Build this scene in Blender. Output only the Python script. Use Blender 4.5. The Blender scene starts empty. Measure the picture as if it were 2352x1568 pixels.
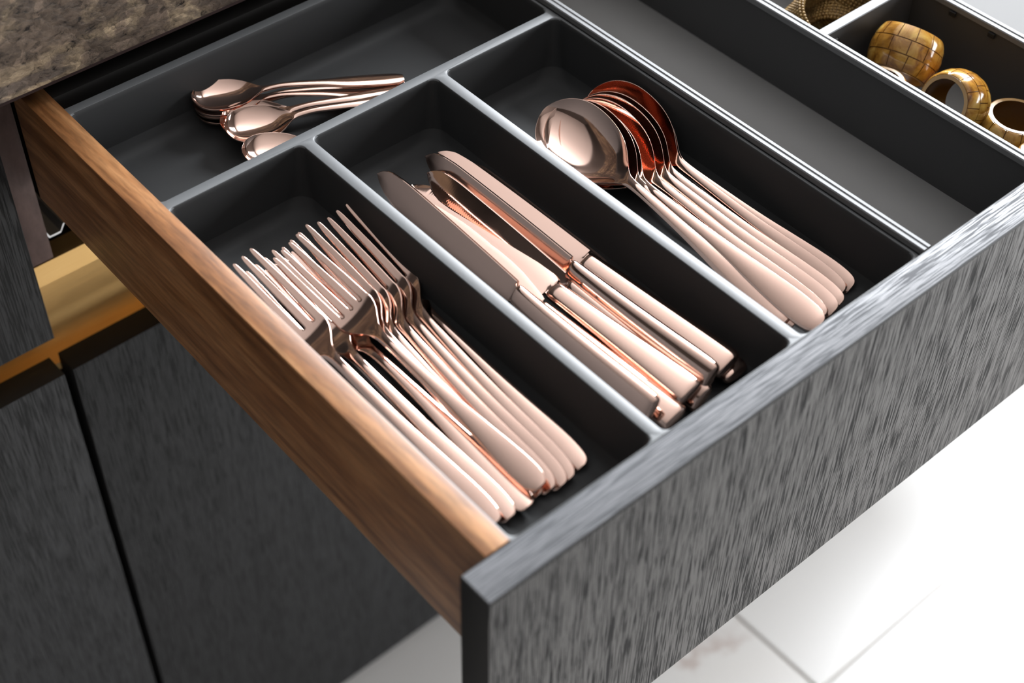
import bpy, bmesh, math, random
import numpy as np
from mathutils import Vector, Matrix
from mathutils.geometry import delaunay_2d_cdt

# ------------------------------------------------------------------ camera, world, light, exposure
sc = bpy.context.scene
COL = sc.collection
MM = 0.001

cam_d = bpy.data.cameras.new('camera'); cam = bpy.data.objects.new('camera', cam_d); COL.objects.link(cam)
RX, RD, RF = ((0.7556974, -0.6547626, 0.0143982), (-0.4679973, -0.5552596, -0.6875066), (0.4581484, 0.5128086, -0.7260354))
cam.matrix_world = Matrix(((RX[0], -RD[0], -RF[0], -0.222823), (RX[1], -RD[1], -RF[1], -0.259715), (RX[2], -RD[2], -RF[2], 0.516132), (0, 0, 0, 1)))
cam_d.sensor_width = 36.0; cam_d.lens = 53.3759
cam_d.clip_start = 0.02
cam_d.dof.use_dof = True; cam_d.dof.focus_distance = 0.835; cam_d.dof.aperture_fstop = 6.0
sc.camera = cam

wd = bpy.data.worlds.new('world'); sc.world = wd; wd.use_nodes = True
bg = wd.node_tree.nodes['Background']; bg.inputs[0].default_value = (0.86, 0.92, 1.0, 1); bg.inputs[1].default_value = 1.2

def area(name, loc, target, sx, sy, power, col=(1, 1, 1)):
    l = bpy.data.lights.new(name, 'AREA'); l.shape = 'RECTANGLE'; l.size = sx; l.size_y = sy; l.energy = power; l.color = col
    o = bpy.data.objects.new(name, l); COL.objects.link(o); o.location = loc
    o.rotation_euler = (Vector(target) - Vector(loc)).to_track_quat('-Z', 'Y').to_euler()
    return o
# daylight through the two windows of the room
area('daylight_right', (2.36, 1.43, 1.475), (0, 1.43, 1.475), 2.16, 1.25, 450, (0.93, 0.96, 1.0))
area('daylight_front_right', (2.36, -2.05, 0.06), (0, -2.05, 0.06), 2.25, 1.65, 150, (0.97, 0.98, 1.0))

vs = sc.view_settings
vs.view_transform = 'Standard'; vs.look = 'None'; vs.gamma = 1.0; vs.use_curve_mapping = False
vs.exposure = 0.0
try:
    sc.cycles.use_denoising = True
    sc.cycles.max_bounces = 10; sc.cycles.glossy_bounces = 8; sc.cycles.diffuse_bounces = 4
    sc.cycles.sample_clamp_indirect = 6.0
    sc.cycles.caustics_reflective = False; sc.cycles.caustics_refractive = False
except Exception:
    pass

# ------------------------------------------------------------------ materials
class NT:
    def __init__(s, name):
        s.m = bpy.data.materials.new(name); s.m.use_nodes = True
        s.t = s.m.node_tree; s.b = s.t.nodes['Principled BSDF']
    def n(s, typ, **kw):
        nd = s.t.nodes.new(typ)
        for k, v in kw.items():
            if k.startswith('i_'):
                key = k[2:]
                key = int(key) if key.isdigit() else key.replace('_', ' ')
                nd.inputs[key].default_value = v
            else: setattr(nd, k, v)
        return nd
    def l(s, a, ao, b, bi): s.t.links.new(a.outputs[ao], b.inputs[bi])
    def coords(s, scale=(1, 1, 1), loc=(0, 0, 0), rot=(0, 0, 0)):
        tc = s.n('ShaderNodeTexCoord'); mp = s.n('ShaderNodeMapping')
        mp.inputs['Scale'].default_value = scale; mp.inputs['Location'].default_value = loc; mp.inputs['Rotation'].default_value = rot
        s.l(tc, 'Object', mp, 'Vector'); return mp
    def noise(s, vec, scale, detail=4, rough=.55, dist=0):
        nd = s.n('ShaderNodeTexNoise', i_Scale=scale, i_Detail=detail, i_Roughness=rough, i_Distortion=dist)
        s.l(vec, 0, nd, 'Vector'); return nd
    def ramp(s, src, so, stops):
        r = s.n('ShaderNodeValToRGB'); e = r.color_ramp.elements
        while len(e) < len(stops): e.new(0.5)
        for el, (p, c) in zip(e, stops):
            el.position = p; el.color = (c[0], c[1], c[2], 1) if isinstance(c, (tuple, list)) else (c, c, c, 1)
        s.l(src, so, r, 0); return r
    def bump(s, src, so, strength, dist):
        b = s.n('ShaderNodeBump', i_Strength=strength, i_Distance=dist); s.l(src, so, b, 'Height'); s.l(b, 0, s.b, 'Normal'); return b
    def set(s, **kw):
        for k, v in kw.items(): s.b.inputs[k.replace('_', ' ')].default_value = v
        return s

def c4(r, g, b): return (r, g, b, 1)

def simple(name, col, rough, metal=0.0, **kw):
    t = NT(name); t.set(Base_Color=c4(*col), Roughness=rough, Metallic=metal, **kw)
    n = t.noise(t.coords((1, 1, 1)), 900, 2); t.bump(n, 0, 0.04, 0.0004)
    return t.m

def m_gold():
    t = NT('rose_gold_metal'); t.set(Metallic=1.0, Base_Color=c4(0.81, 0.575, 0.485))
    co = t.coords()
    n = t.noise(co, 60, 5); r = t.ramp(n, 0, [(0.35, 0.055), (0.75, 0.12)]); t.l(r, 0, t.b, 'Roughness')
    return t.m
def m_oak(name, base, light, grain_axis, rough=0.5, pore=0.6):
    # black stained open pore oak: long narrow pores along the grain
    t = NT(name)
    sc_ = [1.0, 1.0, 1.0]; sc_[grain_axis] = 0.035
    co = t.coords(tuple(sc_))
    pores = t.noise(co, 1050, 2, .5, .1); broad = t.noise(co, 120, 3, .6, .3)
    mix = t.n('ShaderNodeMath', operation='MULTIPLY_ADD', i_1=0.35, i_2=0.0); t.l(broad, 0, mix, 0)
    add = t.n('ShaderNodeMath', operation='ADD'); t.l(pores, 0, add, 0); t.l(mix, 0, add, 1)
    fine_ = t.noise(t.coords(tuple(.018 if i == grain_axis else 1.0 for i in range(3)), loc=(.3, .2, .1)), 1500, 2, .5)
    r0 = t.ramp(add, 0, [(0.585, 0.0), (0.66, 1.0)]); r1 = t.ramp(fine_, 0, [(0.41, 0.0), (0.455, 1.0)])
    r = t.n('ShaderNodeMath', operation='MULTIPLY'); t.l(r0, 0, r, 0); t.l(r1, 0, r, 1)
    m = t.n('ShaderNodeMix', data_type='RGBA'); m.inputs[6].default_value = c4(*base); m.inputs[7].default_value = c4(*light)
    t.l(r, 0, m, 0); t.l(m, 2, t.b, 'Base Color')
    rr = t.ramp(r, 0, [(0, 0.85), (1, rough)]); t.l(rr, 0, t.b, 'Roughness')
    t.bump(r, 0, pore, 0.0006)
    return t.m
def m_walnut():
    t = NT('walnut_veneer')
    co = t.coords((1, 0.06, 1)); co2 = t.coords((1, 0.12, 1))
    a = t.noise(co, 75, 4, .6, .8); b = t.noise(co2, 420, 3, .6)
    r = t.ramp(a, 0, [(0.30, (0.13, 0.045, 0.013)), (0.48, (0.29, 0.122, 0.042)), (0.62, (0.45, 0.220, 0.090)), (0.8, (0.24, 0.092, 0.030))])
    rb = t.ramp(b, 0, [(0.35, 0.55), (0.6, 1.0)])
    m = t.n('ShaderNodeMix', data_type='RGBA', blend_type='MULTIPLY', i_0=0.8); t.l(r, 0, m, 6); t.l(rb, 0, m, 7)
    t.l(m, 2, t.b, 'Base Color'); t.set(Roughness=0.42)
    t.bump(b, 0, 0.15, 0.0003)
    return t.m
def m_stone():
    t = NT('brown_travertine')
    base = t.coords((1, 1, 1.5), rot=(0.0, math.radians(20), 0.0))
    dn = t.noise(base, 60, 4, .6); dv = t.n('ShaderNodeVectorMath', operation='SCALE'); dv.inputs['Scale'].default_value = 0.012
    t.l(dn, 1, dv, 0); co = t.n('ShaderNodeVectorMath', operation='ADD'); t.l(base, 0, co, 0); t.l(dv, 0, co, 1)
    w = t.noise(co, 10, 5, .6, 1.2); f = t.noise(co, 170, 8, .66, .4)
    v = t.n('ShaderNodeTexVoronoi', i_Scale=120.0); t.l(co, 0, v, 'Vector')
    cell = t.n('ShaderNodeSeparateColor'); t.l(v, 'Color', cell, 0)
    r = t.ramp(w, 0, [(0.28, (0.045, 0.033, 0.026)), (0.42, (0.11, 0.082, 0.062)), (0.52, (0.15, 0.112, 0.082)), (0.585, (0.34, 0.26, 0.17)), (0.64, (0.14, 0.108, 0.085)), (0.8, (0.17, 0.145, 0.125))])
    rc = t.ramp(cell, 0, [(0.0, 0.62), (0.75, 1.1), (0.93, 1.75)])
    rf = t.ramp(f, 0, [(0.34, 0.10), (0.43, 0.75), (0.62, 1.35)])
    m0 = t.n('ShaderNodeMix', data_type='RGBA', blend_type='MULTIPLY', i_0=0.75); t.l(r, 0, m0, 6); t.l(rc, 0, m0, 7)
    m = t.n('ShaderNodeMix', data_type='RGBA', blend_type='MULTIPLY', i_0=1.0); t.l(m0, 2, m, 6); t.l(rf, 0, m, 7)
    t.l(m, 2, t.b, 'Base Color'); t.set(Roughness=0.55)
    ad = t.n('ShaderNodeMath', operation='SUBTRACT'); t.l(f, 0, ad, 0); t.l(v, 0, ad, 1)
    t.bump(ad, 0, 0.5, 0.0016)
    return t.m
def m_marble():
    t = NT('white_marble')
    co = t.coords()
    a = t.noise(co, 1.6, 8, .6, 2.2); b = t.noise(co, 3.1, 6, .55, .6)
    r = t.ramp(a, 0, [(0.0, (0.80, 0.77, 0.73)), (0.47, (0.80, 0.77, 0.73)), (0.5, (0.50, 0.38, 0.33)), (0.525, (0.80, 0.77, 0.73))])
    rb = t.ramp(b, 0, [(0.56, (1, 1, 1)), (0.70, (0.72, 0.60, 0.56))])
    m = t.n('ShaderNodeMix', data_type='RGBA', i_0=0.0); m.inputs[6].default_value = c4(.80, .78, .75); t.l(r, 0, m, 7)
    mk = t.ramp(b, 0, [(0.5, 0.0), (0.62, 1.0)]); t.l(mk, 0, m, 0)
    t.l(m, 2, t.b, 'Base Color'); t.set(Roughness=0.25)
    return t.m
def m_shell():
    t = NT('amber_shell')
    co = t.coords(); n = t.noise(co, 90, 4, .6, .8)
    r = t.ramp(n, 0, [(0.30, (0.15, 0.052, 0.006)), (0.5, (0.40, 0.19, 0.028)), (0.7, (0.60, 0.37, 0.085))])
    t.l(r, 0, t.b, 'Base Color'); t.set(Roughness=0.16, Coat_Weight=0.6, Coat_Roughness=0.08)
    return t.m
def m_brass():
    t = NT('brushed_brass'); t.set(Metallic=1.0, Base_Color=c4(0.80, 0.53, 0.22))
    n = t.noise(t.coords((0.03, 1, 1)), 900, 2); r = t.ramp(n, 0, [(0.3, 0.48), (0.7, 0.62)]); t.l(r, 0, t.b, 'Roughness')
    return t.m
def m_leather():
    t = NT('brown_panel'); n = t.noise(t.coords((1, 1, .4)), 160, 5, .6)
    r = t.ramp(n, 0, [(0.3, (0.075, 0.040, 0.032)), (0.7, (0.13, 0.075, 0.062))]); t.l(r, 0, t.b, 'Base Color'); t.set(Roughness=0.6)
    t.bump(n, 0, 0.2, 0.0005); return t.m
def m_rattan():
    t = NT('beaded_straw'); t.set(Roughness=0.45)
    n = t.noise(t.coords(), 400, 3); r = t.ramp(n, 0, [(0.3, (0.16, 0.085, 0.02)), (0.7, (0.42, 0.27, 0.09))]); t.l(r, 0, t.b, 'Base Color'); return t.m

M = {}
M['gold'] = m_gold()
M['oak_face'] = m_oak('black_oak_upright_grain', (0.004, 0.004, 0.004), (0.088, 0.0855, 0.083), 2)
M['oak_edge_lit'] = m_oak('black_oak_edge_grain_lit', (0.10, 0.104, 0.112), (0.175, 0.18, 0.192), 0, 0.42, 0.2)  # grain runs along the edge; colour lightened to carry the window sheen
M['oak_door_shaded'] = m_oak('black_oak_door_shaded', (0.003, 0.003, 0.003), (0.0125, 0.0132, 0.014), 2, 0.65)  # same oak as the open drawer front, darkened to paint in its shade
M['oak_end_arris'] = simple('black_oak_end_shaded_arris', (0.004, 0.004, 0.004), 0.6)  # left end, and the top arris where a dark reflection is painted in
M['walnut'] = m_walnut()
M['stone'] = m_stone()
M['marble'] = m_marble()
M['grout'] = simple('pale_grout', (0.72, 0.695, 0.66), 0.8)
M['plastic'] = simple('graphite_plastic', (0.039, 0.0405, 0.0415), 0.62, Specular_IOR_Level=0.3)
M['rim_plastic_lit'] = simple('graphite_plastic_lit', (0.105, 0.112, 0.117), 0.45)  # same tray plastic, lightened to paint in light on the tops
M['steel'] = simple('grey_steel', (0.22, 0.22, 0.218), 0.7, 0.0, Specular_IOR_Level=0.15)
M['graphite'] = simple('shaded_partition_steel', (0.065, 0.065, 0.066), 0.55, 0.0, Specular_IOR_Level=0.3)  # partition walls: steel darkened in colour to paint in their shade
M['rail'] = simple('satin_rail', (0.17, 0.175, 0.18), 0.5, 0.0, Specular_IOR_Level=0.35)
M['black'] = simple('black_lacquer', (0.004, 0.004, 0.004), 0.7)
M['dark'] = simple('dark_carcass', (0.012, 0.011, 0.010), 0.8)
M['chrome'] = simple('zinc_runner', (0.70, 0.71, 0.72), 0.25, 1.0)
M['brass'] = m_brass()
M['leather'] = m_leather()
M['shell'] = m_shell()
M['shell_rim'] = simple('tan_shell_edge', (0.52, 0.33, 0.15), 0.35)
M['shell_in'] = simple('brown_shell_lining', (0.16, 0.07, 0.012), 0.25)
M['straw'] = m_rattan()
M['wall'] = simple('grey_wall_paint', (0.22, 0.205, 0.195), 0.9, Specular_IOR_Level=0.1)
M['ceil'] = simple('white_ceiling_paint', (0.44, 0.422, 0.41), 0.8)
M['dark_units'] = simple('dark_tall_units', (0.03, 0.027, 0.025), 0.95, Specular_IOR_Level=0.05)
M['strip'] = simple('red_brown_strip', (0.016, 0.0025, 0.0015), 0.6)
M['frame'] = simple('dark_window_frame', (0.03, 0.03, 0.035), 0.4)

# ------------------------------------------------------------------ helpers
def tag(o, label=None, cat=None, group=None, kind=None):
    for k, v in (('label', label), ('category', cat), ('group', group), ('kind', kind)):
        if v: o[k] = v
    return o
def link(name, me, mat, parent=None):
    o = bpy.data.objects.new(name, me); COL.objects.link(o)
    if mat is not None:
        mats = mat if isinstance(mat, (list, tuple)) else [mat]
        if not me.materials:
            for m in mats: me.materials.append(m)
    if parent is not None: o.parent = parent
    return o
def empty(name, loc=(0, 0, 0)):
    o = bpy.data.objects.new(name, None); COL.objects.link(o); o.location = loc; o.empty_display_size = 0.02
    return o
def smooth(me, angle=35):
    for p in me.polygons: p.use_smooth = True
    try: me.set_sharp_from_angle(angle=math.radians(angle))
    except Exception: pass
def bm_obj(name, bm, mat, parent=None, ang=35, local=None):
    bmesh.ops.recalc_face_normals(bm, faces=bm.faces)
    if local: bmesh.ops.translate(bm, verts=bm.verts, vec=-Vector(local))
    me = bpy.data.meshes.new(name); bm.to_mesh(me); bm.free()
    smooth(me, ang)
    return link(name, me, mat, parent)
def add_box(bm, x0, x1, y0, y1, z0, z1, bev=0.0, seg=2, mi=0):
    vs_ = [bm.verts.new((x * MM, y * MM, z * MM)) for x in (x0, x1) for y in (y0, y1) for z in (z0, z1)]
    fs = []
    for q in ((0, 1, 3, 2), (4, 6, 7, 5), (0, 4, 5, 1), (2, 3, 7, 6), (0, 2, 6, 4), (1, 5, 7, 3)):
        f = bm.faces.new([vs_[i] for i in q]); f.material_index = mi; fs.append(f)
    if bev:
        bmesh.ops.recalc_face_normals(bm, faces=fs)
        es = list({e for f in fs for e in f.edges})
        bmesh.ops.bevel(bm, geom=es, offset=bev * MM, segments=seg, profile=0.5, affect='EDGES', material=-1)
    return vs_
def box(name, x0, x1, y0, y1, z0, z1, mat, parent=None, bev=0.4, seg=2):
    bm = bmesh.new(); add_box(bm, x0, x1, y0, y1, z0, z1, bev, seg)
    return bm_obj(name, bm, mat, parent)
def prism(name, pts, x0, x1, mat, parent=None, ang=30):
    # closed yz polygon swept along x (mm)
    bm = bmesh.new()
    a = [bm.verts.new((x0 * MM, y * MM, z * MM)) for y, z in pts]; b = [bm.verts.new((x1 * MM, y * MM, z * MM)) for y, z in pts]
    n = len(pts)
    for i in range(n): bm.faces.new((a[i], a[(i + 1) % n], b[(i + 1) % n], b[i]))
    bm.faces.new(a); bm.faces.new(b)
    return bm_obj(name, bm, mat, parent, ang)
def prism_y(name, pts, y0, y1, mat, parent=None, ang=30):
    bm = bmesh.new()
    a = [bm.verts.new((x * MM, y0 * MM, z * MM)) for x, z in pts]; b = [bm.verts.new((x * MM, y1 * MM, z * MM)) for x, z in pts]
    n = len(pts)
    for i in range(n): bm.faces.new((a[i], a[(i + 1) % n], b[(i + 1) % n], b[i]))
    bm.faces.new(a); bm.faces.new(b)
    return bm_obj(name, bm, mat, parent, ang)
def hermite(xs, ys, x):
    xs = np.asarray(xs, float); ys = np.asarray(ys, float); x = np.atleast_1d(np.asarray(x, float))
    d = np.diff(ys) / np.diff(xs); m = np.zeros(len(xs))
    m[0] = d[0]; m[-1] = d[-1]
    for i in range(1, len(xs) - 1):
        m[i] = 0 if d[i - 1] * d[i] <= 0 else 2 * d[i - 1] * d[i] / (d[i - 1] + d[i])
    i = np.clip(np.searchsorted(xs, x) - 1, 0, len(xs) - 2); h = xs[i + 1] - xs[i]; t = np.clip((x - xs[i]) / h, 0, 1)
    return (ys[i] * (1 + 2 * t) * (1 - t) ** 2 + h * m[i] * t * (1 - t) ** 2 + ys[i + 1] * t * t * (3 - 2 * t) + h * m[i + 1] * t * t * (t - 1))

# ------------------------------------------------------------------ room
def structure(o): o['kind'] = 'structure'; return o
FZ = -800
fl = structure(box('floor', -3300, 2400, -3400, 2600, FZ - 60, FZ - 3, M['grout'], None, 0))
tile_m = {}
random.seed(4)
TS = 1170
def tile_mesh(w, d):
    key = (w, d)
    if key not in tile_m:
        bm = bmesh.new(); add_box(bm, 0, w, 0, d, -10, 0, 1.0, 1); bmesh.ops.recalc_face_normals(bm, faces=bm.faces)
        me = bpy.data.meshes.new('floor_tile'); bm.to_mesh(me); bm.free(); me.materials.append(M['marble']); tile_m[key] = me
    return tile_m[key]
for i in range(-3, 3):
    for j in range(-3, 3):
        o = link('floor_tile', tile_mesh(TS - 3, TS - 3), None, fl)
        o.location = ((i * TS + 532) * MM, (j * TS + 120) * MM, FZ * MM)
structure(box('ceiling', -3300, 2400, -3400, 2600, 2550, 2650, M['ceil'], None, 0))
structure(box('wall_left', -3400, -3300, -3400, 2600, FZ - 60, 2650, M['dark_units'], None, 0))
structure(box('wall_back', -3400, 2500, 2600, 2700, FZ - 60, 2650, M['dark_units'], None, 0))
def wall_with_hole(name, axis, pos, th, a0, a1, h):
    # wall in the plane axis=pos with the window opening h=(a0,a1,z0,z1)
    bm = bmesh.new()
    for (u0, u1, z0, z1) in ((a0, h[0], FZ - 60, 2650), (h[1], a1, FZ - 60, 2650), (h[0], h[1], FZ - 60, h[2]), (h[0], h[1], h[3], 2650)):
        if axis == 0: add_box(bm, pos, pos + th, u0, u1, z0, z1)
        else: add_box(bm, u0, u1, pos, pos + th, z0, z1)
    return structure(bm_obj(name, bm, M['wall']))
def window(name, axis, p, h):
    w = structure(empty(name))
    a0, a1, z0, z1 = h
    def bar(nm, u0, u1, v0, v1):
        if axis == 0: box(nm, p - 30, p + 30, u0, u1, v0, v1, M['frame'], w, 2)
        else: box(nm, u0, u1, p - 30, p + 30, v0, v1, M['frame'], w, 2)
    bar('window_frame', a0, a1, z0, z0 + 60); bar('window_frame', a0, a1, z1 - 60, z1)
    bar('window_frame', a0, a0 + 60, z0 + 60, z1 - 60); bar('window_frame', a1 - 60, a1, z0 + 60, z1 - 60)
    mid = (a0 + a1) / 2; bar('mullion', mid - 30, mid + 30, z0 + 60, z1 - 60)
HA = (300, 2560, 800, 2150); HB = (-3200, -900, -780, 900)
bm = bmesh.new()
for (u0, u1, z0, z1) in ((-3500, HB[0], FZ - 60, 2650), (HB[1], HA[0], FZ - 60, 2650), (HA[1], 2700, FZ - 60, 2650), (HA[0], HA[1], FZ - 60, HA[2]), (HA[0], HA[1], HA[3], 2650), (HB[0], HB[1], HB[3], 2650), (HB[0], HB[1], FZ - 60, HB[2])):
    add_box(bm, 2400, 2500, u0, u1, z0, z1)
structure(bm_obj('wall_right', bm, M['wall'])); window('window_1', 0, 2320, HA); window('window_2', 0, 2320, HB)
structure(box('wall_front', -3400, 2400, -3500, -3400, FZ - 60, 2650, M['wall'], None, 0))

# ------------------------------------------------------------------ worktop and cabinets
wt = box('countertop', -900, 1500, 404, 1080, 11, 115, M['stone'], None, 1.2, 2)
tr_ = box('edge_strip', -900, 1500, 405.5, 420, 8.6, 11, M['strip'], wt, 0); tr_['label'] = 'dark red-brown strip under the stone edge'
tag(wt, 'thick brown veined travertine countertop above the open drawer', 'countertop')

def carcass(name, x0, x1, label, side_at):
    c = empty(name, (x0 * MM, 420 * MM, FZ * MM)); tag(c, label, 'cabinet')
    return c
def part(o, parent):
    # keep the world placement of a mesh built in world mm while hanging it on its thing
    o.parent = parent
    o.matrix_parent_inverse = Matrix.Translation(-parent.location)
    return o
cabR = carcass('base_cabinet', 0, 900, 'black oak base cabinet with its top drawer pulled wide open', 2)
cabL = carcass('base_cabinet', -600, 0, 'black oak base cabinet at far left with its drawer front shut', 2)
for cab, x0, x1 in ((cabR, 2, 898), (cabL, -598, -4)):
    sp = prism_y('side_panel', [(x0, -795), (x0, 11), (x0 + 17, 11), (x0 + 17, -795)], 470, 1040, M['leather'], None); part(sp, cab)
    # front strip of the side panel, notched round the brass channel
    part(box('side_panel', x0, x0 + 17, 440.5, 470, -138, 11, M['leather'], None, .3), cab)
    part(box('side_panel', x1 - 17, x1, 470, 1040, -795, 11, M['leather'], None, .3), cab)
    part(box('back_panel', x0 + 17, x1 - 17, 1020, 1040, -795, 11, M['dark'], None, .3), cab)
    part(box('bottom_panel', x0 + 17, x1 - 17, 470, 1020, -795, -760, M['dark'], None, .3), cab)
    part(box('shelf', x0 + 17, x1 - 17, 470, 1020, -232, -214, M['dark'], None, .3), cab)
    part(box('plinth', x0, x1, 452, 470, -800, -740, M['dark'], None, .3), cab)
def door(cab, x0, x1):
    bm = bmesh.new(); add_box(bm, x0, x1, 420, 440, -786, -214, 0.5, 2)
    bm.normal_update()
    for f in bm.faces: f.material_index = 1 if (f.normal.z > .8 or abs(f.normal.x) > .8) else 0
    o = bm_obj('door', bm, [M['oak_door_shaded'], M['black']]); part(o, cab); return o
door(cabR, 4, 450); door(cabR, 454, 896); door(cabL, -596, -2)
df = box('drawer_front', -596, -1.5, 420, 440, -180.5, 6, M['oak_door_shaded'], None, 0.6); part(df, cabL)
# steel runner at the left inside of the open cabinet
bm = bmesh.new()
prof = [(19.5, -60), (19.5, -122), (22, -128), (30, -128), (34, -122)]
th = 1.3
ring = []
pin = [(x + (th if k < 2 else 0.6 if k == 2 else 0), z + (0 if k < 2 else th)) for k, (x, z) in enumerate(prof)]
pin[-1] = (prof[-1][0] - th, prof[-1][1])
poly = prof + pin[::-1]
ro = prism_y('drawer_runner', poly, 447, 980, M['chrome']); part(ro, cabR); ro['label'] = 'bright zinc drawer runner'

# brass finger-pull channel along both cabinets, a C profile
ch = [(440, -155.5), (440, -138.5), (443, -138.5), (443, -150), (468.5, -150), (468.5, -230), (441, -230), (441, -224)]
for k in range(9):
    a = math.radians(-90 + 90 * k / 8); ch.append((449 + 18 * math.cos(a), -204 + 18 * math.sin(a)))
for k in range(5):
    a = math.radians(90 * k / 4); ch.append((461 + 6 * math.cos(a), -164 + 6 * math.sin(a)))
ch += [(442, -157)]
o = prism('handle_channel', ch, -596, 896, M['brass'], None, 25)
tag(o, 'golden brass finger-pull channel running between drawers and lower doors', 'handle')

# ------------------------------------------------------------------ the open drawer
drawer = box('drawer', 30, 868, 20, 424, -54, -50, M['steel'], None, 0.2); part(drawer, cabR); drawer['label'] = 'open drawer box with grey metal bottom'
def dpart(o):
    o.parent = drawer; return o
bm = bmesh.new(); add_box(bm, 0, 900, 0, 19.2, -181, 0, 1.0, 2); bm.normal_update()
for f in bm.faces:
    f.material_index = 1 if f.normal.z > .95 else (2 if f.normal.x < -.5 or f.normal.z > .2 else 0)  # top bevel gets near-black colour in place of its dark reflection
dpart(bm_obj('drawer_front', bm, [M['oak_face'], M['oak_edge_lit'], M['oak_end_arris']]))
def side(x0, x1, shift):
    bm = bmesh.new(); vs_ = add_box(bm, x0, x1, 19.4, 430, -81, 0)
    for v in vs_:
        if v.co.y > .2: v.co.x += shift * MM
    bmesh.ops.recalc_face_normals(bm, faces=bm.faces)
    bmesh.ops.bevel(bm, geom=list(bm.edges), offset=0.6 * MM, segments=2, profile=.5, affect='EDGES')
    dpart(bm_obj('drawer_side', bm, M['walnut']))
side(14.2, 28, 3.0); side(870, 884, 0)
dpart(box('drawer_back', 30, 868, 412, 424, -50, -5, M['dark'], None, .4))
def rail(x0, x1):
    # folded metal partition: thin wall with a grooved rail on top
    w = x1 - x0; m_ = (x0 + x1) / 2
    pts = [(x0 + 1, -50), (x0 + 1, -4.2), (x0, -3.6), (x0, -0.6), (x0 + .6, 0), (m_ - .7, 0), (m_ - .2, -.5), (m_ + .3, -.5), (m_ + .8, 0.1), (x1 - .5, 0.1), (x1, -.5), (x1, -3.6), (x1 - 1, -4.2), (x1 - 1, -50)]
    o = dpart(prism_y('partition', pts, 19.6, 410, M['rail'])); 
    me = o.data; me.materials.append(M['graphite'])  # rail steel on top, wall steel darkened to paint in shade
    for p in me.polygons:
        p.material_index = 1 if p.center.z < -0.004 else 0  # wall below the rail takes the steel with shade painted in
    return o
rail(301, 307.2); rail(397.8, 404.5); rail(486, 493.3)
# cross partition of the napkin ring box, with its two clips
xp = dpart(prism('partition', [(172.5, -50), (172.5, -1.2), (173, -.7), (179, -.7), (179.5, -1.2), (179.5, -50)], 403.8, 486.6, M['rail']))
xp.data.materials.append(M['graphite'])  # steel darkened to paint in shade
for p in xp.data.polygons: p.material_index = 0 if p.normal.z > .3 else 1  # sides take the steel with shade painted in
dpart(box('clip', 415, 416.2, 171.2, 172.6, -22, -7, M['black'], None, .2))
dpart(box('clip', 404.6, 415, 171.6, 172.6, -8.2, -7, M['steel'], None, .2))
for yy in (172, 143, 114.5, 86):
    dpart(box('clip', 484.6, 486.2, yy - 2.2, yy + 2.2, -7.2, -4.2, M['black'], None, .2))

# ------------------------------------------------------------------ moulded cutlery tray
ZT = -4.0
POCK = [(30.2, 114.8, 20.9, 291.8), (120.8, 206.8, 20.9, 291.8), (213.0, 299.4, 20.9, 291.8), (30.2, 299.4, 297.6, 392.6)]
RINGS = [(0, 4, 0), (0.35, 4, -0.15), (0.75, 4.2, -0.9), (1.0, 4.6, -3), (2.0, 7, -22), (2.7, 10, -31), (4.0, 14, -35.8), (6.3, 17, -38.6), (9.5, 19, -39.7), (13, 19, -40)]
def ring_pts(x0, x1, y0, y1, r, n=6):
    out = []
    for cx, cy, a0 in ((x1 - r, y0 + r, -90), (x1 - r, y1 - r, 0), (x0 + r, y1 - r, 90), (x0 + r, y0 + r, 180)):
        for k in range(n + 1):
            a = math.radians(a0 + 90 * k / n); out.append((cx + r * math.cos(a), cy + r * math.sin(a)))
    return out
faces = {'rim': [], 'long_divider': [], 'long_divider.001': [], 'cross_divider': [], 'compartment_floor': [], 'compartment_floor.001': [], 'compartment_floor.002': [], 'compartment_floor.003': []}
def wall_part(pi, n):
    if abs(n[0]) > abs(n[1]):
        if n[0] < 0 and pi == 0 or n[0] > 0 and pi == 1: return 'long_divider'
        if n[0] < 0 and pi == 1 or n[0] > 0 and pi == 2: return 'long_divider.001'
    elif (n[1] < 0 and pi < 3) or (n[1] > 0 and pi == 3): return 'cross_divider'
    return 'rim'
loops2d = []
for pi, (x0, x1, y0, y1) in enumerate(POCK):
    prev = None
    for ri, (ins, r, dz) in enumerate(RINGS):
        cur = [(x, y, ZT + dz) for x, y in ring_pts(x0 + ins, x1 - ins, y0 + ins, y1 - ins, r)]
        if ri == 0: loops2d.append([(p[0], p[1]) for p in cur])
        if prev:
            n = len(cur)
            for k in range(n):
                q = (prev[k], prev[(k + 1) % n], cur[(k + 1) % n], cur[k])
                cx = sum(p[0] for p in q) / 4; cy = sum(p[1] for p in q) / 4
                dx = min(cx - x0, x1 - cx); dy = min(cy - y0, y1 - cy)
                nn = ((1 if cx - x0 < x1 - cx else -1) if dx < dy else 0, (1 if cy - y0 < y1 - cy else -1) if dx >= dy else 0)
                key = wall_part(pi, nn) if ri <= 5 else 'compartment_floor' + ('' if pi == 0 else '.%03d' % pi)
                faces[key].append(q)
        prev = cur
    faces['compartment_floor' + ('' if pi == 0 else '.%03d' % pi)].append(tuple(prev))
OUT = [(29.4, 20), (300.6, 20), (300.6, 398.2), (29.4, 398.2)]
V2, E2 = [], []
def add_loop(l):
    b = len(V2)
    V2.extend(l); E2.extend((b + i, b + (i + 1) % len(l)) for i in range(len(l)))
add_loop(OUT)
for l in loops2d: add_loop(l)
for (a, b) in (((29.4, 291.8), (300.6, 291.8)), ((29.4, 297.6), (300.6, 297.6)), ((114.8, 20), (114.8, 291.8)), ((120.8, 20), (120.8, 291.8)), ((206.8, 20), (206.8, 291.8)), ((213, 20), (213, 291.8))):
    k = len(V2); V2.extend((a, b)); E2.append((k, k + 1))
res = delaunay_2d_cdt([Vector(v) for v in V2], E2, [], 0, 1e-4)
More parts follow.
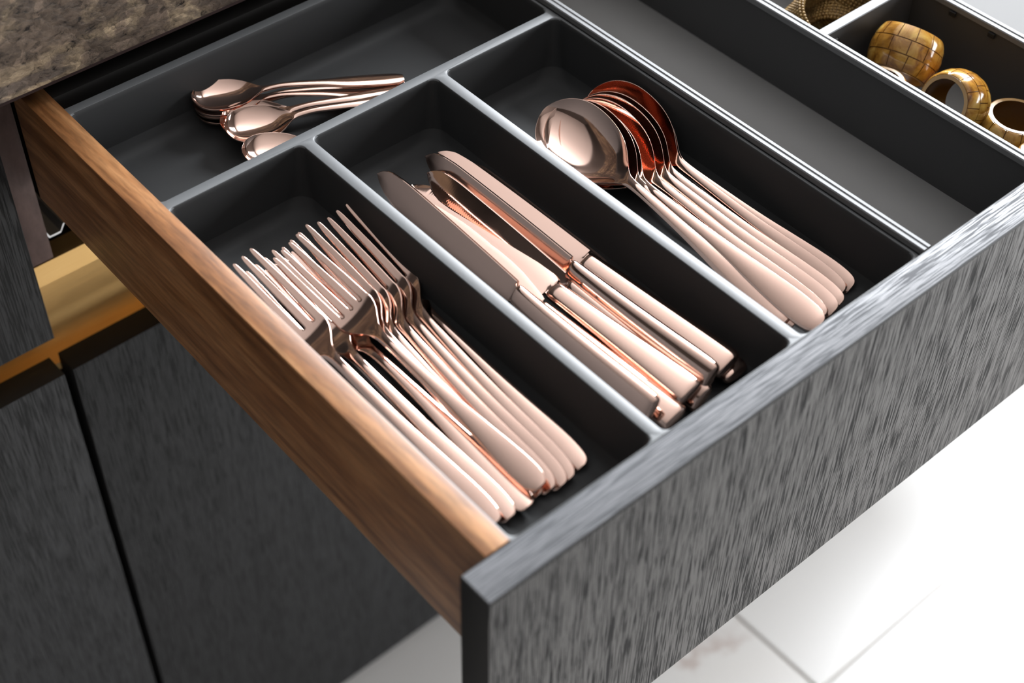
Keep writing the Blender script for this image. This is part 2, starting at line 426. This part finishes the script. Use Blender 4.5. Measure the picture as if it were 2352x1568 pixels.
def in_pocket(x, y):
    for l in loops2d:
        c = False; n = len(l)
        for i in range(n):
            (xa, ya), (xb, yb) = l[i], l[(i + 1) % n]
            if (ya > y) != (yb > y) and x < (xb - xa) * (y - ya) / (yb - ya) + xa: c = not c
        if c: return True
    return False
for f in res[2]:
    pts = [res[0][i] for i in f]; cx = sum(p.x for p in pts) / len(pts); cy = sum(p.y for p in pts) / len(pts)
    if in_pocket(cx, cy) or not (29.4 < cx < 300.6 and 20 < cy < 398.2): continue
    q = tuple((p.x, p.y, ZT) for p in pts)
    if 291.8 < cy < 297.6 and 33 < cx < 299.4: key = 'cross_divider'
    elif cy > 291 or cy < 23: key = 'rim' if not (cy > 285 and cy < 300) else 'cross_divider'
    elif 110 < cx < 126: key = 'long_divider'
    elif 202 < cx < 218: key = 'long_divider.001'
    elif cy > 285 and 34 < cx < 299: key = 'cross_divider'
    else: key = 'rim'
    faces[key].append(q)
sk = [(OUT[i], OUT[(i + 1) % 4]) for i in range(4)]
for a, b in sk: faces['rim'].append(((a[0], a[1], ZT), (b[0], b[1], ZT), (b[0], b[1], -49.6), (a[0], a[1], -49.6)))
tray = empty('cutlery_tray', (165 * MM, 209 * MM, -49.8 * MM))
tag(tray, 'moulded graphite cutlery tray with four compartments inside the open drawer', 'tray')
for key, fs in faces.items():
    bm = bmesh.new()
    for q in fs:
        try: bm.faces.new([bm.verts.new((p[0] * MM, p[1] * MM, p[2] * MM)) for p in q])
        except ValueError: pass
    bmesh.ops.remove_doubles(bm, verts=bm.verts, dist=2e-5)
    for f in bm.faces:                      # all inner faces look up or into their pocket
        f.normal_update()
        c = f.calc_center_median() * 1000
        if abs(f.normal.z) > .08:
            if f.normal.z < 0: f.normal_flip()
        else:
            for (x0, x1, y0, y1) in POCK:
                if x0 - .1 < c.x < x1 + .1 and y0 - .1 < c.y < y1 + .1:
                    if f.normal.dot(Vector(((x0 + x1) / 2 - c.x, (y0 + y1) / 2 - c.y, 0))) < 0: f.normal_flip()
    me = bpy.data.meshes.new(key); bm.to_mesh(me); bm.free(); smooth(me, 50)
    o = link(key.split('.')[0], me, [M['plastic'], M['rim_plastic_lit']]); part(o, tray)
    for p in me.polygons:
        if p.center.z > -0.0046 and p.normal.z > .5: p.material_index = 1  # up-facing tops take the plastic with light painted in

# ------------------------------------------------------------------ cutlery
def sheet(P, T, mask=None, crease=0.0):
    # P[i][j] = (x, y, z), T[i][j] thickness; closed thin shell
    bm = bmesh.new(); ni, nj = len(P), len(P[0])
    used = {}; sign = {}; rimf = []
    def v(i, j, s):
        k = (i, j, s)
        if k not in used:
            x, y, z = P[i][j]; used[k] = bm.verts.new((x * MM, y * MM, (z + s * T[i][j] / 2) * MM)); sign[used[k]] = s
        return used[k]
    cells = [(i, j) for i in range(ni - 1) for j in range(nj - 1) if mask is None or mask(i, j)]
    cs = set(cells)
    for (i, j) in cells:
        bm.faces.new((v(i, j, 1), v(i, j + 1, 1), v(i + 1, j + 1, 1), v(i + 1, j, 1)))
        bm.faces.new((v(i, j, -1), v(i + 1, j, -1), v(i + 1, j + 1, -1), v(i, j + 1, -1)))
        for (di, dj, a, b) in ((-1, 0, (i, j), (i, j + 1)), (1, 0, (i + 1, j + 1), (i + 1, j)), (0, -1, (i + 1, j), (i, j)), (0, 1, (i, j + 1), (i + 1, j + 1))):
            if (i + di, j + dj) not in cs:
                rimf.append(bm.faces.new((v(*a, 1), v(*a, -1), v(*b, -1), v(*b, 1))))
    bmesh.ops.recalc_face_normals(bm, faces=bm.faces)
    if crease:
        cl = bm.edges.layers.float.get('crease_edge') or bm.edges.layers.float.new('crease_edge')
        for f in rimf:
            for e in f.edges:
                va, vb = e.verts
                if sign[va] == sign[vb]: e[cl] = crease
    return bm
def subdivided(bm, lev):
    me = bpy.data.meshes.new('tmp'); bm.to_mesh(me); bm.free()
    o = bpy.data.objects.new('tmp', me); COL.objects.link(o)
    if lev:
        md = o.modifiers.new('s', 'SUBSURF'); md.levels = lev; md.render_levels = lev
    dg = bpy.context.evaluated_depsgraph_get(); dg.update()
    out = bpy.data.meshes.new_from_object(o.evaluated_get(dg))
    bpy.data.objects.remove(o); bpy.data.meshes.remove(me)
    return out
def split_parts(me, classify):
    # cut one smooth mesh into part meshes, keeping the original smooth normals
    me.polygons.foreach_get
    vn = [v.normal.copy() for v in me.vertices]
    groups = {}
    for p in me.polygons: groups.setdefault(classify(p.center * 1000), []).append(p)
    out = {}
    for key, ps in groups.items():
        ids = {}; vs_ = []; nr = []; fs = []
        for p in ps:
            f = []
            for vi in p.vertices:
                if vi not in ids: ids[vi] = len(vs_); vs_.append(me.vertices[vi].co.copy()); nr.append(vn[vi])
                f.append(ids[vi])
            fs.append(f)
        m = bpy.data.meshes.new(key[0] if isinstance(key, tuple) else key); m.from_pydata(vs_, [], fs); m.update()
        for p in m.polygons: p.use_smooth = True
        try: m.normals_split_custom_set_from_vertices(nr)
        except Exception: pass
        m.materials.append(M['gold']); out[key] = m
    return out

def fork_parts():
    L = 200.0
    ys = [0, .6, 2.2, 5, 10, 18, 30, 45, 60, 75, 90, 103, 113, 120, 126, 131, 136, 141, 144.5, 146.5, 152, 160, 170, 180, 189, 196, 199, 200]
    hw = hermite([0, .6, 2.2, 5, 10, 18, 30, 60, 90, 113, 122, 128, 134, 140, 146, 160, 200], [2.4, 3.7, 5.0, 5.9, 6.4, 6.4, 5.7, 3.8, 2.8, 2.5, 2.9, 4.8, 8.6, 11.0, 11.9, 11.9, 11.0], ys)
    zc = hermite([0, 10, 40, 80, 105, 120, 130, 140, 150, 165, 185, 200], [2.0, 2.6, 6.5, 10.5, 11.0, 8.8, 4.6, 2.2, 2.0, 3.6, 7.6, 11.0], ys)
    tk = hermite([0, 5, 40, 90, 120, 135, 150, 190, 200], [1.6, 2.3, 2.7, 3.2, 3.0, 2.1, 1.9, 1.6, 1.0], ys)
    i0 = ys.index(146.5)
    P, T = [], []
    for i, y in enumerate(ys):
        w = hw[i]; row = []; tr = []
        if i >= i0:
            f = min(1, max(0, (y - 146.5) / 53.5)); taper = 1 - .45 * f ** 1.5
            if y > 198: taper *= .75 if y < 200 else .38
            pitch = (2 * w) / 4 * 1.035; tw = 4.35 * taper
            xs = []
            for k in range(4):
                c = (k - 1.5) * pitch; xs += [c - tw / 2, c, c + tw / 2]
        else:
            b = max(0, min(1, (y - 120) / 22)); even = [-1 + 2 * k / 11 for k in range(12)]
            pitch = .5175; head = []
            for k in range(4): head += [(k - 1.5) * pitch - .18, (k - 1.5) * pitch, (k - 1.5) * pitch + .18]
            head = [h / .956 for h in head]
            xs = [w * (e * (1 - b) + h * b) for e, h in zip(even, head)]
        for x in xs:
            u = x / max(w, 1e-3)
            crown = (-.35 * u * u) if y < 120 else (.5 * u * u * min(1, (y - 120) / 15))
            row.append((x, y, zc[i] + crown)); tr.append(tk[i] * (1 - .35 * u * u if y < 128 else 1))
        P.append(row); T.append(tr)
    bm = sheet(P, T, lambda i, j: not (i >= i0 and j in (2, 5, 8)), 0.5)
    me = subdivided(bm, 2)
    ch = (2.0, 11.0)
    for v in me.vertices: v.co.z -= (ch[0] + (ch[1] - ch[0]) * v.co.y / (L * MM)) * MM
    me.update()
    def cl(c):
        if c.y < 121: return ('handle', 0)
        if c.y < 148: return ('fork_head', 0)
        return ('tine', int(max(0, min(3, round(c.x / 6.0 + 1.5)))))
    return split_parts(me, cl), L
def spoon_parts(L, W, bowl, hend, depth):
    # L length, W bowl width, bowl length, handle end width
    n0 = L - bowl
    ys = [0, .6, 2.2, 5, 10, 18, 30] + [30 + (n0 - 42) * k / 6 for k in range(1, 7)] + [n0 - 6, n0 - 1]
    tt = [.04, .10, .17, .25, .34, .44, .54, .64, .73, .81, .88, .93, .97, .99, 1.0]
    ys += [n0 + bowl * t for t in tt]
    k = L / 200.0
    hw = []
    for y in ys:
        if y <= n0 - 1: hw.append(float(hermite([0, .6, 2.2, 5, 10, 18, 35, n0 * .55, n0 * .8, n0 - 12, n0 - 1], [2.4, hend * .29, hend * .39, hend * .45, hend * .49, hend * .5, hend * .43, hend * .26, hend * .20, 2.6 * k, 3.2 * k], y)[0]))
        else:
            t = (y - n0) / bowl
            hw.append(float(hermite([-.02, .04, .10, .17, .25, .34, .44, .54, .64, .73, .81, .88, .93, .97, .99, 1.0], [3.3 * k, W * .12, W * .2, W * .295, W * .375, W * .437, W * .477, W * .497, W * .5, W * .482, W * .438, W * .37, W * .29, W * .185, W * .105, W * .03], t)[0]))
    zc = hermite([0, 10, n0 * .35, n0 * .68, n0 * .86, n0, n0 + bowl * .2, n0 + bowl * .6, L], [2.0, 2.6, 6.5 * k, 11 * k, 12.5 * k, 10.2 * k, 8.6 * k, 8.6 * k, 9.6 * k], ys)
    P, T = [], []
    us = [-1, -.93, -.78, -.55, -.28, 0, .28, .55, .78, .93, 1]
    for i, y in enumerate(ys):
        w = hw[i]; t = (y - n0) / bowl
        d = 0 if t < 0.01 else depth * float(hermite([0, .12, .3, .55, .8, .92, .98, 1.0], [0, .32, .82, 1.0, .9, .6, .2, 0], t)[0])
        row, tr = [], []
        for u in us:
            z = zc[i] - (d * (1 - abs(u) ** 2.4) if t > 0 else .35 * u * u)
            row.append((w * u, y, z)); tr.append((2.9 * k if y < n0 else 1.5) * (1 - (.4 * u * u if t < 0 else .15 * u * u)) if y > 1 else 1.6)
        P.append(row); T.append(tr)
    me = subdivided(sheet(P, T, None, 0.55), 2)
    z0, z1 = 2.0, 9.6 * k
    for v in me.vertices: v.co.z -= (z0 + (z1 - z0) * v.co.y / (L * MM)) * MM
    me.update()
    return split_parts(me, lambda c: 'handle' if c.y < n0 - 3 else 'bowl'), L
def knife_parts():
    L = 215.0; H = 100.0
    out = {}
    # solid hollow-handle: closed rings along y
    bm = bmesh.new(); N = 20; rings = []
    for y, w, t in ((0.0, 5.2, 1.2), (.6, 7.2, 2.6), (2.0, 8.1, 3.6), (5, 8.6, 4.2), (12, 8.6, 4.6), (30, 7.9, 4.7), (55, 6.8, 4.5), (80, 6.1, 4.1), (93, 5.8, 3.6), (97.5, 5.7, 3.3), (99.4, 5.5, 2.9), (100, 4.9, 2.2)):
        r = []
        for k in range(N):
            a = 2 * math.pi * k / N; ca, sa = math.cos(a), math.sin(a)
            e = 0.72
            r.append(bm.verts.new((w * math.copysign(abs(ca) ** e, ca) * MM, y * MM, t * math.copysign(abs(sa) ** (e + .12), sa) * MM)))
        rings.append(r)
    for a, b in zip(rings, rings[1:]):
        for k in range(N): bm.faces.new((a[k], a[(k + 1) % N], b[(k + 1) % N], b[k]))
    bm.faces.new(rings[0]); bm.faces.new(rings[-1])
    bmesh.ops.recalc_face_normals(bm, faces=bm.faces)
    me = subdivided(bm, 1); out['handle'] = split_parts(me, lambda c: 'handle')['handle']
    # blade: spine at -x, cutting edge at +x, round tip, fine teeth on the outer half of the edge
    ys = [98.5, 99, 101, 101.6, 104, 112, 122, 132, 142]
    y = 150.0
    while y < 204: ys.append(y); y += 0.75
    ys += [205.5, 207, 208.5, 210, 211.5, 212.8, 213.8, 214.5, 214.9, 215]
    sp = hermite([98.5, 101, 101.6, 190, 205, 211, 214, 215], [-4.2, -4.2, -6.2, -7.6, -6.6, -4.4, -1.9, -.6], ys)
    ed = hermite([98.5, 101, 101.6, 112, 130, 165, 190, 203, 210, 213.5, 215], [4.2, 4.2, 6.2, 8.6, 11.2, 11.8, 9.8, 6.8, 3.9, 1.7, .4], ys)
    P, T = [], []
    for i, yy in enumerate(ys):
        a, b = sp[i], ed[i]
        if 150 <= yy < 204 and i % 2: b -= .45
        row = [(a, yy, 0), (a + .35, yy, 0), (a + (b - a) * .45, yy, 0), (b - 2.4 if b - a > 5 else a + (b - a) * .7, yy, 0), (b, yy, 0)]
        th_ = 1.9 if yy > 101 else 2.4
        P.append(row); T.append([th_ * .75, th_, th_ * .85, th_ * .6, .22])
    me = subdivided(sheet(P, T), 0)
    for p in me.polygons: p.use_smooth = True
    me.set_sharp_from_angle(angle=math.radians(24)); me.materials.append(M['gold']); me.name = 'blade'
    out['blade'] = me
    return out, L

def cutlery(name, parts, L, rows, cat, group):
    first = None
    for (ex, ey, ez, tx, ty, tz, roll, label) in rows:
        E_ = Vector((ex, ey, ez)) * MM; T_ = Vector((tx, ty, tz)) * MM
        y = (T_ - E_); s = y.length / (L * MM); y.normalize()
        x0 = y.cross(Vector((0, 0, 1))).normalized(); z0 = x0.cross(y)
        r = math.radians(roll); x = x0 * math.cos(r) + z0 * math.sin(r); z = x.cross(y)
        root = empty(name); tag(root, label, cat, group)
        root.matrix_world = Matrix.Translation(E_) @ Matrix((x, y, z)).transposed().to_4x4() @ Matrix.Scale(s, 4)
        for key, me in parts.items():
            nm = key[0] if isinstance(key, tuple) else key
            o = link(nm, me, None, root)

SPOONS = [
    (240.9,51.0,-36.2, 252.7,248.3,-24.0, 30, 'rose gold table spoon in front of its fanned row, its whole bowl open to view'),
    (245.3,47.6,-37.4, 256.4,244.8,-25.0, 32, 'rose gold table spoon close behind the frontmost one, only its right rim showing'),
    (248.4,35.1,-31.0, 255.7,246.9,-29.0, 30, 'rose gold table spoon with the broad bright handle end lying on top of the others'),
    (259.5,41.6,-38.0, 262.7,240.6,-25.0, 33, 'rose gold table spoon third rim from the front in the fanned row'),
    (267.3,40.7,-38.0, 267.4,239.2,-24.0, 34, 'rose gold table spoon fourth rim from the front in the fanned row'),
    (274.5,42.6,-39.0, 271.0,239.4,-24.0, 34, 'rose gold table spoon just before the rearmost bowl, its rim doubled with the next'),
    (281.6,47.5,-39.0, 280.8,240.5,-22.0, 42, 'rose gold table spoon at the rear of the row with a dark red bowl'),
    (290.1,48.0,-41.0, 281.9,242.8,-27.0, 40, 'rose gold table spoon underneath the rearmost bowl, handle end farthest right'),
]
FORKS = [
    (101.0,51.2,-41.0, 110.1,251.9,-34.0, 20, 'rose gold table fork lowest in the fan, handle end nearest the long divider'),
    (90.5,48.9,-40.0, 105.5,251.0,-23.0, 27, 'rose gold table fork at the right end of the fan, beside the long divider'),
    (85.2,48.4,-40.0, 98.6,250.1,-23.0, 28, 'rose gold table fork second from the right in the fan'),
    (79.6,50.1,-40.0, 91.9,248.6,-23.0, 28, 'rose gold table fork third from the right in the fan'),
    (72.6,51.8,-41.0, 85.9,249.3,-23.0, 28, 'rose gold table fork fourth from the right in the fan'),
    (71.9,53.0,-39.0, 79.9,251.3,-23.0, 28, 'rose gold table fork fifth from the right in the fan'),
    (72.9,49.3,-31.0, 70.2,245.2,-20.0, 27, 'rose gold table fork whose handle crosses on top of its neighbours'),
    (64.6,48.3,-38.0, 67.1,248.5,-31.0, 10, 'rose gold table fork lying low under the crossing one, copper throat showing'),
    (54.1,48.9,-38.0, 57.9,252.1,-28.0, 18, 'rose gold table fork under the leftmost one, handle beside the walnut side'),
    (44.5,48.0,-33.0, 44.2,249.3,-17.0, 22, 'rose gold table fork leftmost, four tines spread against the walnut side'),
]
KNIVES = [
    (140.5,45.8,-27.0, 145.0,265.0,-25.0, 238, 'rose gold table knife leftmost, dark blade tilted against the divider'),
    (151.8,39.9,-36.0, 147.9,251.0,-33.0, 20, 'rose gold table knife with the bright serrated blade, under the leftmost one'),
    (164.5,43.2,-29.0, 161.6,255.9,-36.0, 18, 'rose gold table knife whose round handle rises between the serrated blade and the dark pair'),
    (170.6,40.0,-36.0, 168.4,250.9,-28.0, 226, 'rose gold table knife with the dull bronze blade, front one of the dark pair'),
    (177.5,42.1,-27.0, 173.6,258.8,-24.0, 240, 'rose gold table knife with the black mirror blade, rear one of the dark pair'),
    (193.0,44.6,-31.0, 185.2,262.5,-30.0, 200, 'rose gold table knife with the broad pink blade nearest the right divider'),
    (197.5,41.9,-38.0, 196.9,255.4,-38.0, 4, 'rose gold table knife lowest at the right, blunt tip beside the pink blade'),
]
TEASPOONS = [
    (218.8,337.0,-39.0, 105.8,388.0,-38.0, -2, 'small rose gold teaspoon at the bottom of the rear pile'),
    (217.1,335.1,-36.0, 105.1,388.3,-34.0, -4, 'small rose gold teaspoon second from the bottom of the rear pile'),
    (209.8,322.7,-34.3, 104.6,388.3,-30.0, -2, 'small rose gold teaspoon in the middle of the rear pile'),
    (214.2,331.0,-31.0, 103.5,386.5,-24.0, 3, 'small rose gold teaspoon on top of the rear pile, champagne bowl open'),
    (226.7,320.9,-38.0, 110.5,364.2,-38.0, 8, 'small rose gold teaspoon at the bottom of the front pile'),
    (222.7,318.7,-34.5, 107.5,364.6,-32.0, 12, 'small rose gold teaspoon in the front pile with the dark round bowl behind'),
    (220.5,311.2,-33.6, 104.6,354.9,-28.0, 12, 'small rose gold teaspoon on top of the front pile, round bowl half lit'),
    (213.7,284.4,-45.3, 99.9,330.1,-27.0, 8, 'small rose gold teaspoon half hidden behind the grey divider, bowl only'),
]

pf, Lf = fork_parts(); cutlery('table_fork', pf, Lf, FORKS, 'fork', 'rose gold forks in the left compartment')
pk, Lk = knife_parts(); cutlery('table_knife', pk, Lk, KNIVES, 'knife', 'rose gold knives in the middle compartment')
ps, Ls = spoon_parts(200, 42, 74, 14, 9.0); cutlery('table_spoon', ps, Ls, SPOONS, 'spoon', 'rose gold table spoons in the right compartment')
pt, Lt = spoon_parts(124, 27, 40, 9.5, 6.0); cutlery('teaspoon', pt, Lt, TEASPOONS, 'teaspoon', 'rose gold teaspoons in the back compartment')

# ------------------------------------------------------------------ napkin rings
def shell_ring(name, R, W, label, loc, axis, spin=0, rows=3, cols=12):
    # barrel ring: lining, two rims and an outer skin of separate shell plates
    root = empty(name); tag(root, label, 'napkin ring', 'amber shell napkin rings')
    q = Vector(axis).normalized().to_track_quat('Z', 'Y')
    root.matrix_world = Matrix.Translation(Vector(loc) * MM) @ q.to_matrix().to_4x4() @ Matrix.Rotation(math.radians(spin), 4, 'Z')
    def rad(t): return R * (1 - .16 * (2 * t - 1) ** 2)      # t in 0..1 across the width
    N = 48
    bm = bmesh.new(); prev = None
    prof = [(rad(0) - 3.0, 0)] + [(rad(k / 6) - 3.0, W * k / 6) for k in range(1, 7)] + [(rad(k / 6) - .7, W * k / 6) for k in range(6, -1, -1)]
    rings = [[bm.verts.new((r * math.cos(2 * math.pi * k / N) * MM, r * math.sin(2 * math.pi * k / N) * MM, (z - W / 2) * MM)) for k in range(N)] for r, z in prof]
    for i in range(len(rings)):
        a, b = rings[i], rings[(i + 1) % len(rings)]
        for k in range(N):
            f = bm.faces.new((a[k], a[(k + 1) % N], b[(k + 1) % N], b[k])); f.material_index = 1 if i in (6, 13) else 0
    bm_obj('ring_lining', bm, [M['shell_in'], M['shell_rim']], root, 40)
    random.seed(hash(name) % 7 + int(R * 10))
    for rI in range(rows):
        off = random.random()
        for c in range(cols):
            t0 = rI / rows + .012; t1 = (rI + 1) / rows - .012
            a0 = 2 * math.pi * (c + off + .03) / cols; a1 = 2 * math.pi * (c + off + .97) / cols
            bm = bmesh.new(); top = []; bot = []
            for i in range(4):
                for j in range(5):
                    t = t0 + (t1 - t0) * i / 3; a = a0 + (a1 - a0) * j / 4
                    edge = 0.28 if i in (0, 3) or j in (0, 4) else 0
                    for lst, h in ((top, -edge), (bot, -.75)):
                        r = rad(t) + h; lst.append(bm.verts.new((r * math.cos(a) * MM, r * math.sin(a) * MM, (W * t - W / 2) * MM)))
            for i in range(3):
                for j in range(4):
                    k = i * 5 + j; bm.faces.new((top[k], top[k + 1], top[k + 6], top[k + 5]))
            per = [0, 1, 2, 3, 4, 9, 14, 19, 18, 17, 16, 15, 10, 5]
            for m_, n_ in zip(per, per[1:] + per[:1]): bm.faces.new((top[m_], bot[m_], bot[n_], top[n_]))
            bm_obj('shell_plate', bm, M['shell'], root, 60)
SR = 'amber shell napkin ring '
shell_ring('napkin_ring', 22, 27, SR + 'tipped up highest, outer plates facing out, nearest the cross partition', (449, 146, -20), (0.75, 0.24, 0.74), 10)
shell_ring('napkin_ring', 20, 24, SR + 'standing on edge with its opening turned to the left', (440, 101, -25), (-0.93, 0.10, 0.40), 20)
shell_ring('napkin_ring', 21, 24, SR + 'lying flat with its round opening upward', (458, 70, -37), (0.05, -0.02, 1), 5)
shell_ring('napkin_ring', 19, 20, SR + 'lying dark beneath the tipped one', (428, 146, -39), (0.0, 0.1, 1), 5)
shell_ring('napkin_ring', 20, 22, SR + 'at the right edge of the picture, only its rim in view', (446, 38, -38), (0.1, 0.1, 1), 5)
def beaded_ring(R, W, label, loc, axis):
    root = empty('beaded_napkin_ring'); tag(root, label, 'napkin ring', 'beaded straw napkin rings')
    q = Vector(axis).normalized().to_track_quat('Z', 'Y')
    root.matrix_world = Matrix.Translation(Vector(loc) * MM) @ q.to_matrix().to_4x4()
    N = 48; bm = bmesh.new()
    prof = [(R - 2, -W / 2), (R - 2, W / 2), (R - .5, W / 2), (R - .5, -W / 2)]
    rings = [[bm.verts.new((r * math.cos(2 * math.pi * k / N) * MM, r * math.sin(2 * math.pi * k / N) * MM, z * MM)) for k in range(N)] for r, z in prof]
    for i in range(4):
        a, b = rings[i], rings[(i + 1) % 4]
        for k in range(N): bm.faces.new((a[k], a[(k + 1) % N], b[(k + 1) % N], b[k]))
    bm_obj('ring_core', bm, M['straw'], root, 40)
    # seed beads, past counting: one mesh
    bm = bmesh.new(); rows = int(W / 2.1); cols = int(2 * math.pi * R / 2.2)
    base = bmesh.new(); bmesh.ops.create_icosphere(base, subdivisions=1, radius=1.15 * MM)
    bv = [v.co.copy() for v in base.verts]; bf = [[v.index for v in f.verts] for f in base.faces]; base.free()
    pts = []
    for r_ in range(rows):
        for c in range(cols):
            a = 2 * math.pi * c / cols; z = -W / 2 + W * (r_ + .5) / rows
            pts.append((R * math.cos(a), R * math.sin(a), z)); pts.append(((R - 2.6) * math.cos(a), (R - 2.6) * math.sin(a), z))
    for c in range(cols):
        a = 2 * math.pi * (c + .5) / cols
        for z in (-W / 2 - .4, W / 2 + .4): pts.append(((R - 1.2) * math.cos(a), (R - 1.2) * math.sin(a), z))
    V, F = [], []
    for p in pts:
        b = len(V); V += [(v.x + p[0] * MM, v.y + p[1] * MM, v.z + p[2] * MM) for v in bv]; F += [[b + i for i in f] for f in bf]
    me = bpy.data.meshes.new('beads'); me.from_pydata(V, [], F); smooth(me, 180)
    o = link('beads', me, M['straw'], root); o['kind'] = 'stuff'
beaded_ring(21, 22, 'beaded straw napkin ring nearest the metal partition, its open end toward the front', (437, 203, -26), (0.15, -0.5, 0.85))
beaded_ring(20, 24, 'beaded straw napkin ring lying on its side behind the front one', (462, 206, -34), (0.75, 0.45, 0.3))
beaded_ring(19, 22, 'beaded straw napkin ring farthest right at the top edge of the picture', (474, 205, -14), (0.3, -0.2, 0.9))
